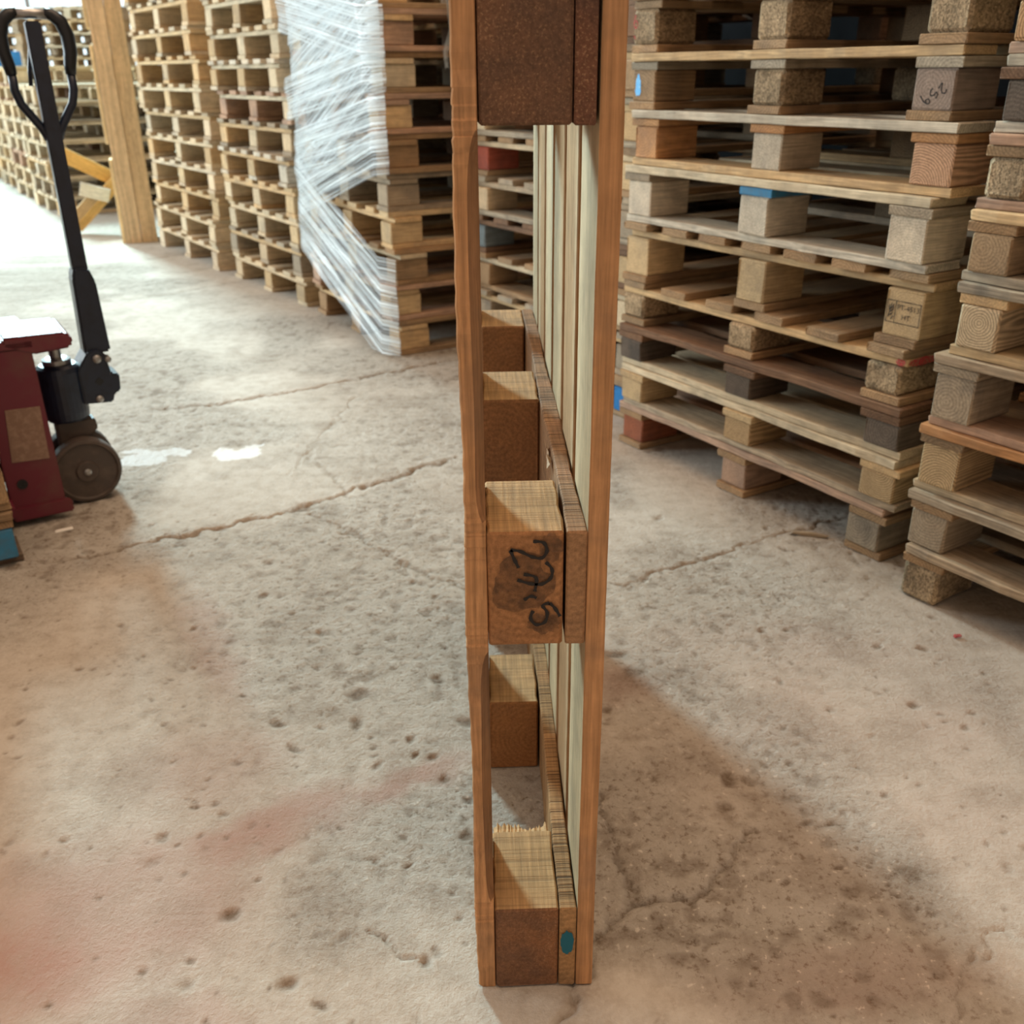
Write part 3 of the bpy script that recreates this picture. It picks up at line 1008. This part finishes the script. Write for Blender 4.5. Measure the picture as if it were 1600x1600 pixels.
fr = empty('stretch_film', tuple(FO), 0, 'clear stretch film wound in slanting bands over one pallet stack', 'film')
bands = [(1.16, 1.50, .30), (1.30, 1.42, .26), (0.98, 1.30, .22), (0.80, 1.24, .24), (0.62, 1.06, .22), (0.72, 0.90, .20), (0.50, 0.80, .16), (0.66, 0.28, .24), (0.48, 0.12, .20), (0.42, 0.02, .12), (0.95, 1.10, .18), (1.36, 1.20, .2)]
for i, (a, b_, w) in enumerate(bands):
    o = film_band(fr, a, b_, w, 0.002 + 0.004 * i, i + 3, s1=0.985)
    o.matrix_parent_inverse = Matrix.Translation(-FO)
# torn tail of film hanging from the shaded side
tl = [(0.30, 1.45), (0.28, 1.32), (0.29, 1.22), (0.26, 1.15), (0.27, 1.09)]
vs, fs, uv = [], [], []
for i, (yy, zz) in enumerate(tl):
    for j in range(4):
        p = FO + FX * (0.97 + 0.025 + 0.012 * math.sin(j * 2 + i)) + FY * (yy + (j - 1.5) * 0.012 * (1 - 0.15 * i))
        vs.append((p.x, p.y, zz + 0.01 * math.sin(j * 3 + i)))
for i in range(len(tl) - 1):
    for j in range(3):
        a = i * 4 + j
        fs.append((a, a + 1, a + 5, a + 4))
me = mesh('film_tail', vs, fs, True)
ul = me.uv_layers.new(name='UVMap')
for l in me.loops:
    ul.data[l.index].uv = (0.1 * (l.vertex_index // 4), 0.6 * (l.vertex_index % 4))
o = link('film_tail', me, 'film', fr)
o.matrix_parent_inverse = Matrix.Translation(-FO)

# ------------------------------------------------------------------ the standing pallet
mp = empty('wooden_pallet', (0, 0, 0), 0, 'orange-brown pallet standing on end in the middle of the floor', 'pallet')
X1, X2, X3, X4 = 0.0225, 0.1025, 0.125, 0.1476
ZL = [(0.0, 0.135), (0.52, 0.655), (1.037, 1.172)]
YB = [(0.0, 0.137), (0.43, 0.575), (0.863, 1.0)]
OB = (0.60, 0.315, 0.145)
OB2 = (0.48, 0.245, 0.11)
BR = (0.30, 0.135, 0.06)
DB = (0.20, 0.085, 0.04)
PALEIN = (0.60, 0.49, 0.32)


def second(o, mat, test):
    """give the faces that pass the test a second material"""
    me = o.data
    while len(me.materials) < 2:
        me.materials.append(None)
    for p in me.polygons:
        if test(p):
            p.material_index = 1
    o.material_slots[1].link = 'OBJECT'
    o.material_slots[1].material = M[mat]


def bottom_board(y0, y1, seed, tint):
    """upright board; its inner edges are chamfered between the blocks"""
    r = random.Random(seed)
    H = 1.172
    zs = sorted(set([0.0, 0.004, 0.135, 1.168, H] + [0.12 + 0.03 * k / 8 for k in range(9)] + [H * k / 90 for k in range(91)]
                    + [c + d for c in (0.52, 0.655, 1.037) for d in (-0.03, -0.022, -0.016, -0.011, -0.007, -0.003, 0, 0.003, 0.007, 0.011, 0.016, 0.022, 0.03)]))

    def ch(zv):
        best = 0.0
        for (a, b) in ((0.145, 0.512), (0.663, 1.035)):
            if a < zv < b:
                d = min(zv - a, b - zv)
                t = min(1.0, d / 0.05)
                best = 0.0125 * math.sqrt(1 - (1 - t) ** 2) * (0.92 + 0.08 * math.sin(zv * 21 + seed))
        return max(best, 0.0012)
    vs, fs = [], []
    for zv in zs:
        c = ch(zv)
        e = 0.001 * math.sin(zv * 40 + seed) + r.uniform(-0.0009, 0.0009)
        e2 = 0.0012 * math.sin(zv * 17 + seed * 2) + r.uniform(-0.0007, 0.0007)
        k = 0.004 if zv in (0.0, H) else 0.0
        x0 = 0.0 + e2 + k * 1.2
        pts = [(x0 + 0.0015, y0 + e + k * .4), (X1 - c * 0.86, y0 + e + k * .4), (X1, y0 + e + c * 1.9), (X1, y1 - c * 1.9), (X1 - c * 0.86, y1 - e), (x0 + 0.0015, y1 - e), (x0, y1 - e - 0.0015), (x0, y0 + e + 0.0015)]
        vs += [(p[0], p[1], zv) for p in pts]
    n = len(zs)
    for i in range(n - 1):
        for q in range(8):
            q2 = (q + 1) % 8
            fs.append((i * 8 + q, i * 8 + q2, i * 8 + 8 + q2, i * 8 + 8 + q))
    fs.append(tuple(reversed(range(8))))
    fs.append(tuple(range((n - 1) * 8, n * 8)))
    # mesh with grain along local X: rotate the coordinates and the object back
    vs = [(v[2], v[1], -v[0]) for v in vs]
    me = mesh('bottom_board', vs, fs)
    o = link('bottom_board', me, 'main', mp, tint)
    o.rotation_euler = (0, -PI / 2, 0)
    second(o, 'worn', lambda p: p.index % 8 in (1, 3) and p.index < (n - 1) * 8 and (ch(zs[p.index // 8]) > 0.004))  # weathered tone with the facet's shade painted in
    return o


bottom_board(0.0, 0.125, 1, OB)
bottom_board(0.43, 0.575, 2, OB2)
bottom_board(0.88, 1.0, 3, OB2)

# blocks
MB = {}
for iz, (z0, z1) in enumerate(ZL):
    for iy, (y0, y1) in enumerate(YB):
        t = {(0, 0): BR, (1, 0): (0.42, 0.20, 0.085), (2, 0): (0.21, 0.105, 0.058), (0, 1): (0.36, 0.16, 0.06), (1, 1): (0.27, 0.125, 0.055), (1, 2): (0.30, 0.14, 0.06)}.get((iz, iy), BR)
        # grain runs along the depth: end grain towards the camera; block top faces show the sawn side
        o = piece('block', mp, ((X1 + X2) / 2 + 0.0002, (y0 + y1) / 2, (z0 + z1) / 2), y1 - y0, X2 - X1 - 0.001, z1 - z0, 'y', t, 'block_sawn', 7 + iz * 3 + iy, nx=8, wob=0.0012, bev=0.0022)
        second(o, 'mottled' if iy == 0 and iz != 1 else 'main', lambda p: p.normal.x < -0.5)
        MB[(iz, iy)] = o
# stringers (cross boards), sawn edge up
for iz, (z0, z1) in enumerate(ZL):
    t = [(0.46, 0.26, 0.115), (0.40, 0.22, 0.11), (0.19, 0.085, 0.05)][iz]
    o = piece('stringer_board', mp, ((X2 + X3) / 2 + 0.0012, 0.5, (z0 + z1) / 2), 1.0, X3 - X2 - 0.0025, z1 - z0, 'y', t, 'sawn', 20 + iz, nx=60, wob=0.0016, bev=0.0015)
    second(o, 'mottled' if iz == 2 else 'main', lambda p: p.normal.x < -0.5)
# deck boards, upright
ws = [0.142, 0.136, 0.142, 0.136, 0.142, 0.136]
gap = (1.0 - sum(ws)) / 5
y = 0.0
for q, w in enumerate(ws):
    t = OB if q == 0 else (0.40, 0.24, 0.12)
    o = piece('deck_board', mp, ((X3 + X4) / 2 + 0.0004, y + w / 2, 0.586), 1.172, w, X4 - X3 - 0.0012, 'z', t, 'inner', 30 + q, nx=70, wob=0.0009, bev=0.0014)
    second(o, 'main', lambda p: abs(p.normal.y) > 0.5)
    y += w + gap

# splintered back corner of the lowest block, and torn slivers on the middle cross board
r = random.Random(4)
vs, fs = [], []
for i in range(41):
    x = X1 + 0.002 + 0.074 * i / 40
    yb = 0.137 + 0.002 + r.random() ** 2 * 0.008 + 0.010 * abs(math.sin(i * 0.075 + 1.2))
    vs += [(x, 0.120, 0.1335), (x, yb, 0.1315 + r.uniform(-0.002, 0.003)), (x, yb - 0.004, 0.118)]
for i in range(40):
    a = i * 3
    fs += [(a, a + 3, a + 4, a + 1), (a + 1, a + 4, a + 5, a + 2), (a + 2, a + 5, a + 3, a)]
fs += [(0, 1, 2), (120, 122, 121)]
link('splinter', mesh('splinter', vs, fs), 'fresh', mp, (0.6, 0.38, 0.19))
for (yy, zz, ln, dx) in ((0.20, 0.648, 0.05, 0.0), (0.245, 0.645, 0.035, 0.002), (0.155, 0.640, 0.03, -0.001), (0.47, 0.65, 0.02, 0.001)):
    vs = [(X2 - 0.001 + dx, yy, zz), (X2 - 0.0035 + dx, yy + ln * 0.4, zz + 0.004), (X2 - 0.001 + dx, yy + ln, zz - 0.006), (X2 - 0.003 + dx, yy + ln * 0.5, zz - 0.016), (X2 + 0.003, yy + ln * 0.5, zz - 0.004)]
    fs = [(0, 1, 4), (1, 2, 4), (2, 3, 4), (3, 0, 4), (0, 3, 2, 1)]
    link('splinter', mesh('splinter', vs, fs), 'fresh', mp, (0.62, 0.45, 0.3))

# the handwritten 275 and its smudge, on the near face of the middle block
b = MB[(1, 0)]
bw, bh = X2 - X1, 0.135


def px(u, v):      # picture crop coordinates of that block face -> (u, v) on the face
    return ((u - 365) / 327.0 * bw, -(v - 1255) / 495.0 * bh)


FM2 = face_matrix(b, 0.137, 0.0018)
FM3 = face_matrix(b, 0.137, 0.0026)
strokes = [
    [px(395, 1042), px(438, 1048), px(453, 1082), px(432, 1112), px(390, 1106), px(340, 1082), px(300, 1076)],
    [px(300, 1076), px(316, 1115), px(334, 1152)],
    [px(448, 1130), px(474, 1160), px(470, 1198), px(432, 1224), px(380, 1220), px(328, 1203)],
    [px(355, 1180), px(408, 1196), px(402, 1256)],
    [px(356, 1292), px(384, 1276), px(410, 1284)],
    [px(466, 1308), px(488, 1330), px(512, 1368)],
    [px(466, 1308), px(436, 1318), px(456, 1350), px(446, 1392), px(408, 1402), px(384, 1372), px(396, 1340)],
]
blob('ink_smudge', *px(350, 1225), 0.030, 0.036, 'smudge', b, FM2, 2)
blob('ink_smudge', *px(440, 1400), 0.018, 0.012, 'smudge', b, FM2 @ Matrix.Translation((0, 0, 0.0001)), 5)
blob('ink_smudge', *px(470, 1070), 0.012, 0.016, 'smudge', b, FM2 @ Matrix.Translation((0, 0, 0.0002)), 6)
ribbon('handwritten_number', strokes, 0.0036, 'ink', b, FM3)
# teal dot on the end of the lowest cross board
for o in mp.children:
    if o.name.startswith('stringer_board') and o.location.z < 0.2:
        m4 = Matrix(((0, 0, -1, -0.5 - 0.0028), (-1, 0, 0, 0), (0, 1, 0, 0), (0, 0, 0, 1)))
        blob('paint_dot', -0.001, 0.012, 0.0085, 0.020, 'blue_dot', o, m4, 3, rough=0.1)

# ------------------------------------------------------------------ hand pallet truck
JZ = math.radians(210)
jw = Vector((-1.10, 1.67, 0))
pj = empty('pallet_truck', tuple(jw), JZ, 'red hand pallet truck with upright black handle at the left edge', 'pallet truck')
# local X = fork direction, local +Y = towards the camera's far side, so the near side is -Y... (rotated 210 degrees)
NS = 1.0     # local y sign of the side facing the camera
v = Matrix.Rotation(JZ, 3, 'Z') @ Vector((0, 1, 0))
if v.dot(Vector((0.5, -0.866, 0))) < 0:
    NS = -1.0


def ys_(a, b):
    return (min(a * NS, b * NS), max(a * NS, b * NS))


y0, y1 = ys_(0.13, 0.15)
side = [(0.068, 0.03), (0.075, 0.035), (0.078, 0.455), (0.085, 0.465), (0.205, 0.465), (0.205, 0.03)]
prism('side_plate', side, y0, y1, 'red', pj, 0.003)
y0, y1 = ys_(-0.15, -0.13)
prism('side_plate', side, y0, y1, 'red', pj, 0.003)
prism('front_plate', [(0.074, 0.05), (0.092, 0.05), (0.098, 0.455), (0.080, 0.455)], -0.13, 0.13, 'red', pj, 0.003)
prism('top_plate', [(0.07, 0.462), (0.07, 0.486), (0.207, 0.486), (0.207, 0.462)], -0.152, 0.152, 'red', pj, 0.005)
y0, y1 = ys_(-0.05, 0.152)
prism('lift_arm', [(-0.012, 0.452), (-0.02, 0.462), (-0.018, 0.482), (-0.004, 0.492), (0.14, 0.496), (0.14, 0.470), (0.075, 0.446)], y0, y1, 'red', pj, 0.006)
y0, y1 = ys_(0.142, 0.156)
prism('foot_rail', [(0.06, 0.018), (0.06, 0.05), (0.075, 0.058), (0.207, 0.058), (0.207, 0.018)], y0, y1, 'red', pj, 0.004)
y0, y1 = ys_(0.1505, 0.152)
prism('label_plate', [(0.092, 0.175), (0.088, 0.315), (0.168, 0.318), (0.18, 0.18)], y0, y1, 'label', pj, 0.0)
lathe('pivot_hole', [(0.013, 0.150 * NS), (0.013, 0.153 * NS), (0.006, 0.153 * NS), (0.006, 0.1515 * NS)], 'grip', pj, 18, 'y', (0.168, 0, 0.118))
for s in (-1, 1):
    prism('fork', [(0.20, 0.055), (0.20, 0.085), (1.36, 0.085), (1.38, 0.06), (1.38, 0.04), (1.36, 0.03), (0.42, 0.045)], s * 0.15 - 0.07, s * 0.15 + 0.07, 'red', pj, 0.004)
# pump
pump = lathe('pump_body', [(0.05, 0.225), (0.056, 0.232), (0.058, 0.25), (0.058, 0.36), (0.055, 0.372), (0.046, 0.378), (0.03, 0.379)], 'black', pj, 28, 'z', (0.012, 0, 0))
lathe('collar', [(0.034, 0.378), (0.036, 0.380), (0.036, 0.392), (0.026, 0.395)], 'steel', pump, 24, 'z', (0.012, 0, 0))
lathe('piston', [(0.015, 0.39), (0.015, 0.455)], 'steel', pump, 18, 'z', (0.012, 0, 0))
prism('handle_bracket', [(-0.03, 0.268), (-0.104, 0.262), (-0.112, 0.286), (-0.128, 0.29), (-0.132, 0.338), (-0.112, 0.342), (-0.104, 0.40), (-0.085, 0.412), (-0.06, 0.405), (-0.036, 0.372), (-0.03, 0.36)], -0.045, 0.045, 'black', pj, 0.004)
for (xx, zz, rr) in ((-0.082, 0.388, 0.011), (-0.070, 0.278, 0.010)):
    lathe('bolt', [(rr, 0.044 * NS), (rr, 0.052 * NS), (rr * 0.5, 0.055 * NS)], 'steel', pj, 14, 'y', (xx, 0, zz))
lathe('bolt', [(0.008, 0.03), (0.008, 0.062), (0.004, 0.064)], 'steel', pj, 14, 'y', (-0.108, 0, 0.385))
lathe('bracket_window', [(0.012, 0.0452 * NS), (0.012, 0.0462 * NS), (0.009, 0.0464 * NS)], 'grip', pj, 4, 'y', (-0.078, 0, 0.325))
# steering fork and wheels
prism('wheel_fork', [(0.05, 0.225), (-0.048, 0.225), (-0.056, 0.205), (-0.052, 0.182), (-0.03, 0.172), (0.006, 0.165), (0.03, 0.13), (0.05, 0.15)], -0.026, 0.026, 'tyre', pj, 0.006)
for s in (-1, 1):
    wl = lathe('wheel', [(0.02, s * 0.03), (0.078, s * 0.03), (0.089, s * 0.034), (0.0905, s * 0.042), (0.0905, s * 0.068), (0.088, s * 0.076), (0.080, s * 0.078), (0.076, s * 0.072), (0.030, s * 0.072), (0.027, s * 0.080), (0.012, s * 0.080)], 'tyre', pj, 40, 'y', (0, 0, 0.0905))
    lathe('axle_cap', [(0.0095, s * 0.079), (0.0095, s * 0.084), (0.005, s * 0.086)], 'steel', wl, 16, 'y', (0, 0, 0.0905))
# handle
HX = -0.088
prism('handle_sleeve', [(HX - 0.036, 0.398), (HX - 0.030, 0.585), (HX - 0.018, 0.622), (HX + 0.018, 0.625), (HX + 0.026, 0.60), (HX + 0.032, 0.398)], -0.032, 0.032, 'black', pj, 0.006)
prism('handle_bar', [(HX - 0.019, 0.60), (HX - 0.017, 1.195), (HX + 0.017, 1.195), (HX + 0.019, 0.60)], -0.018, 0.018, 'black', pj, 0.003)
loop = []
for s in (1, -1):
    pts = [(HX + s * 0.012, 0, 0.935), (HX + s * 0.022, 0, 0.96), (HX + s * 0.058, 0, 1.015), (HX + s * 0.066, 0, 1.045), (HX + s * 0.066, 0, 1.09)]
    tube('handle_loop', pts, 0.0105, 'black', pj, 10)
    g = [(HX + s * 0.066, 0, 1.08), (HX + s * 0.068, 0, 1.10), (HX + s * 0.074, 0, 1.13), (HX + s * 0.074, 0, 1.165), (HX + s * 0.064, 0, 1.195), (HX + s * 0.045, 0, 1.210), (HX + s * 0.03, 0, 1.212)]
    tube('handle_grip', g, [0.0125, 0.0145, 0.016, 0.0165, 0.016, 0.014, 0.012], 'grip', pj, 12)
tube('handle_crossbar', [(HX - 0.045, 0.0, 1.209), (HX, 0.0, 1.212), (HX + 0.045, 0.0, 1.209)], 0.0115, 'steel', pj, 10)
tube('release_lever', [(HX + 0.0, 0.022 * NS * -1, 1.19), (HX + 0.022, 0.02 * NS * -1, 1.09), (HX + 0.026, 0.02 * NS * -1, 1.055)], 0.005, 'black', pj, 8)

# pallets carried on the truck's forks
z = 0.0
fxv = Vector((-0.866, -0.5, 0))
lav = Vector((0.5, -0.866, 0))
cor = Vector((-1.10, 1.67, 0)) + fxv * 0.2175 + lav * 0.377
# face along local X = fork direction reversed so that local Y points away from the camera
org = cor + fxv * 1.2
for i in range(8):
    ro, ou = pallet((org.x, org.y, z), math.radians(30), 1.2, 0.755, 0.14,
                    '%s pallet loaded on the hand pallet truck at the left edge' % ('lowest' if i == 0 else ORD[i]) if i < 2 else '%s pallet of the load on the truck' % ORD[i],
                    'pallets loaded on the truck', 'par', 'par', base=[TAN, BROWN, TAN, GREY, TAN][min(i, 4)], botc=[DARK, TAN, TAN, TAN, TAN][min(i, 4)], deckc=[TAN, WHITE, TAN, TAN, TAN][min(i, 4)],
                    blocks=(None, None, [None, TAN, None, None, None][min(i, 4)]), seed=300 + i, ndeck=5)
    if i == 0:
        ou[2].material_slots[0].material = M['blue']
        ou[2]['label'] = 'block painted blue'
    z += 0.14

# ------------------------------------------------------------------ timber post and trestle
pr_ = math.radians(18)
tp = empty('timber_post', (-2.435, 6.10, 0), pr_, 'tall post of yellow squared timbers beside the pallet stack', 'post')
piece('timber', tp, (0.053, 0.15, 1.5), 3.0, 0.28, 0.104, 'z', (0.76, 0.55, 0.33), 'post', 5, nx=8, wob=0.001)
piece('timber', tp, (0.160, 0.155, 1.5), 3.0, 0.28, 0.104, 'z', (0.70, 0.49, 0.28), 'post', 6, nx=8, wob=0.001)
for i, zz in enumerate((0.25, 0.95, 1.65, 2.4)):
    piece('cleat', tp, (-0.013, 0.15, zz), 0.60, 0.22, 0.022, 'z', (0.86, 0.66, 0.38), 'post', i, nx=3)

tr = empty('timber_trestle', (-2.9, 6.66, 0), math.radians(20), 'low trestle of crossed yellow planks leaning by the timber post', 'trestle')


def plank(a, b, w, t, y, tint):
    a, b = Vector((a[0], y, a[1])), Vector((b[0], y, b[1]))
    o = piece('plank', tr, (a + b) / 2, (b - a).length, t, w, 'x', tint, 'post', 3, nx=4)
    o.rotation_euler = (0, -math.atan2(b.z - a.z, b.x - a.x), 0)


plank((-0.09, 0.56), (0.30, 0.34), 0.10, 0.05, 0.02, (0.80, 0.46, 0.14))
plank((-0.07, 0.05), (0.26, 0.36), 0.09, 0.05, -0.045, (0.80, 0.48, 0.17))
plank((0.0, 0.33), (0.19, 0.27), 0.09, 0.10, -0.14, (0.8, 0.74, 0.62))
plank((-0.12, 0.08), (0.10, 0.28), 0.07, 0.06, -0.12, (0.55, 0.36, 0.18))
plank((0.28, 0.03), (0.28, 0.40), 0.08, 0.05, 0.075, (0.8, 0.5, 0.2))

# blue crate on the farthest stack
left_stack((-5.78, 11.48), -58, 1.0, 1.2, 8, 0.144, [CREAM, PALE], 'in the cut-off far stack under the blue crate', 'pallets in the far stack under the crate', 10)
cr = empty('plastic_crate', (-5.43, 11.0, 8 * 0.144), math.radians(-58), 'blue plastic crate on a far stack at the left picture edge', 'crate')
for (a, b_) in ((0.0, 0.02), (0.36, 0.38)):
    prism('crate_wall', [(0, 0), (0.36, 0), (0.37, 0.16), (-0.01, 0.16)], a, b_, 'plastic', cr, 0.003)
prism('crate_wall', [(0, 0), (0.02, 0), (0.01, 0.16), (-0.01, 0.16)], 0.02, 0.36, 'plastic', cr, 0.003)
prism('crate_wall', [(0.34, 0), (0.36, 0), (0.37, 0.16), (0.35, 0.16)], 0.02, 0.36, 'plastic', cr, 0.003)
prism('crate_floor', [(0.02, 0), (0.34, 0), (0.34, 0.012), (0.02, 0.012)], 0.02, 0.36, 'plastic', cr, 0.0)

# ------------------------------------------------------------------ litter on the floor
o = prism('paper_scrap', [(-0.022, 0.0), (0.020, 0.0), (0.023, 0.003), (-0.019, 0.003)], -0.009, 0.009, 'paper', None, 0.0008)
o.location = (-1.074, 1.42, 0.0)
o.rotation_euler = (0, 0, 0.5)
tag(o, 'small white paper scrap on the floor beside the truck', 'paper')
o = prism('wood_sliver', [(-0.045, 0.0), (0.04, 0.0), (0.048, 0.005), (0.0, 0.009), (-0.04, 0.006)], -0.006, 0.005, 'old', None, 0.001, GREY)
o.location = (0.845, 1.29, 0.001)
o.rotation_euler = (0, 0, -0.35)
tag(o, 'thin grey wood sliver on the floor before the right stack', 'splinter')
o = prism('plastic_clip', [(-0.008, 0.0), (0.008, 0.0), (0.009, 0.004), (-0.006, 0.006)], -0.004, 0.004, 'red_mark', None, 0.0008)
o.location = (1.0, 0.80, 0.001)
o.rotation_euler = (0, 0, 0.2)
tag(o, 'tiny red plastic scrap on the floor near the right stack', 'scrap')
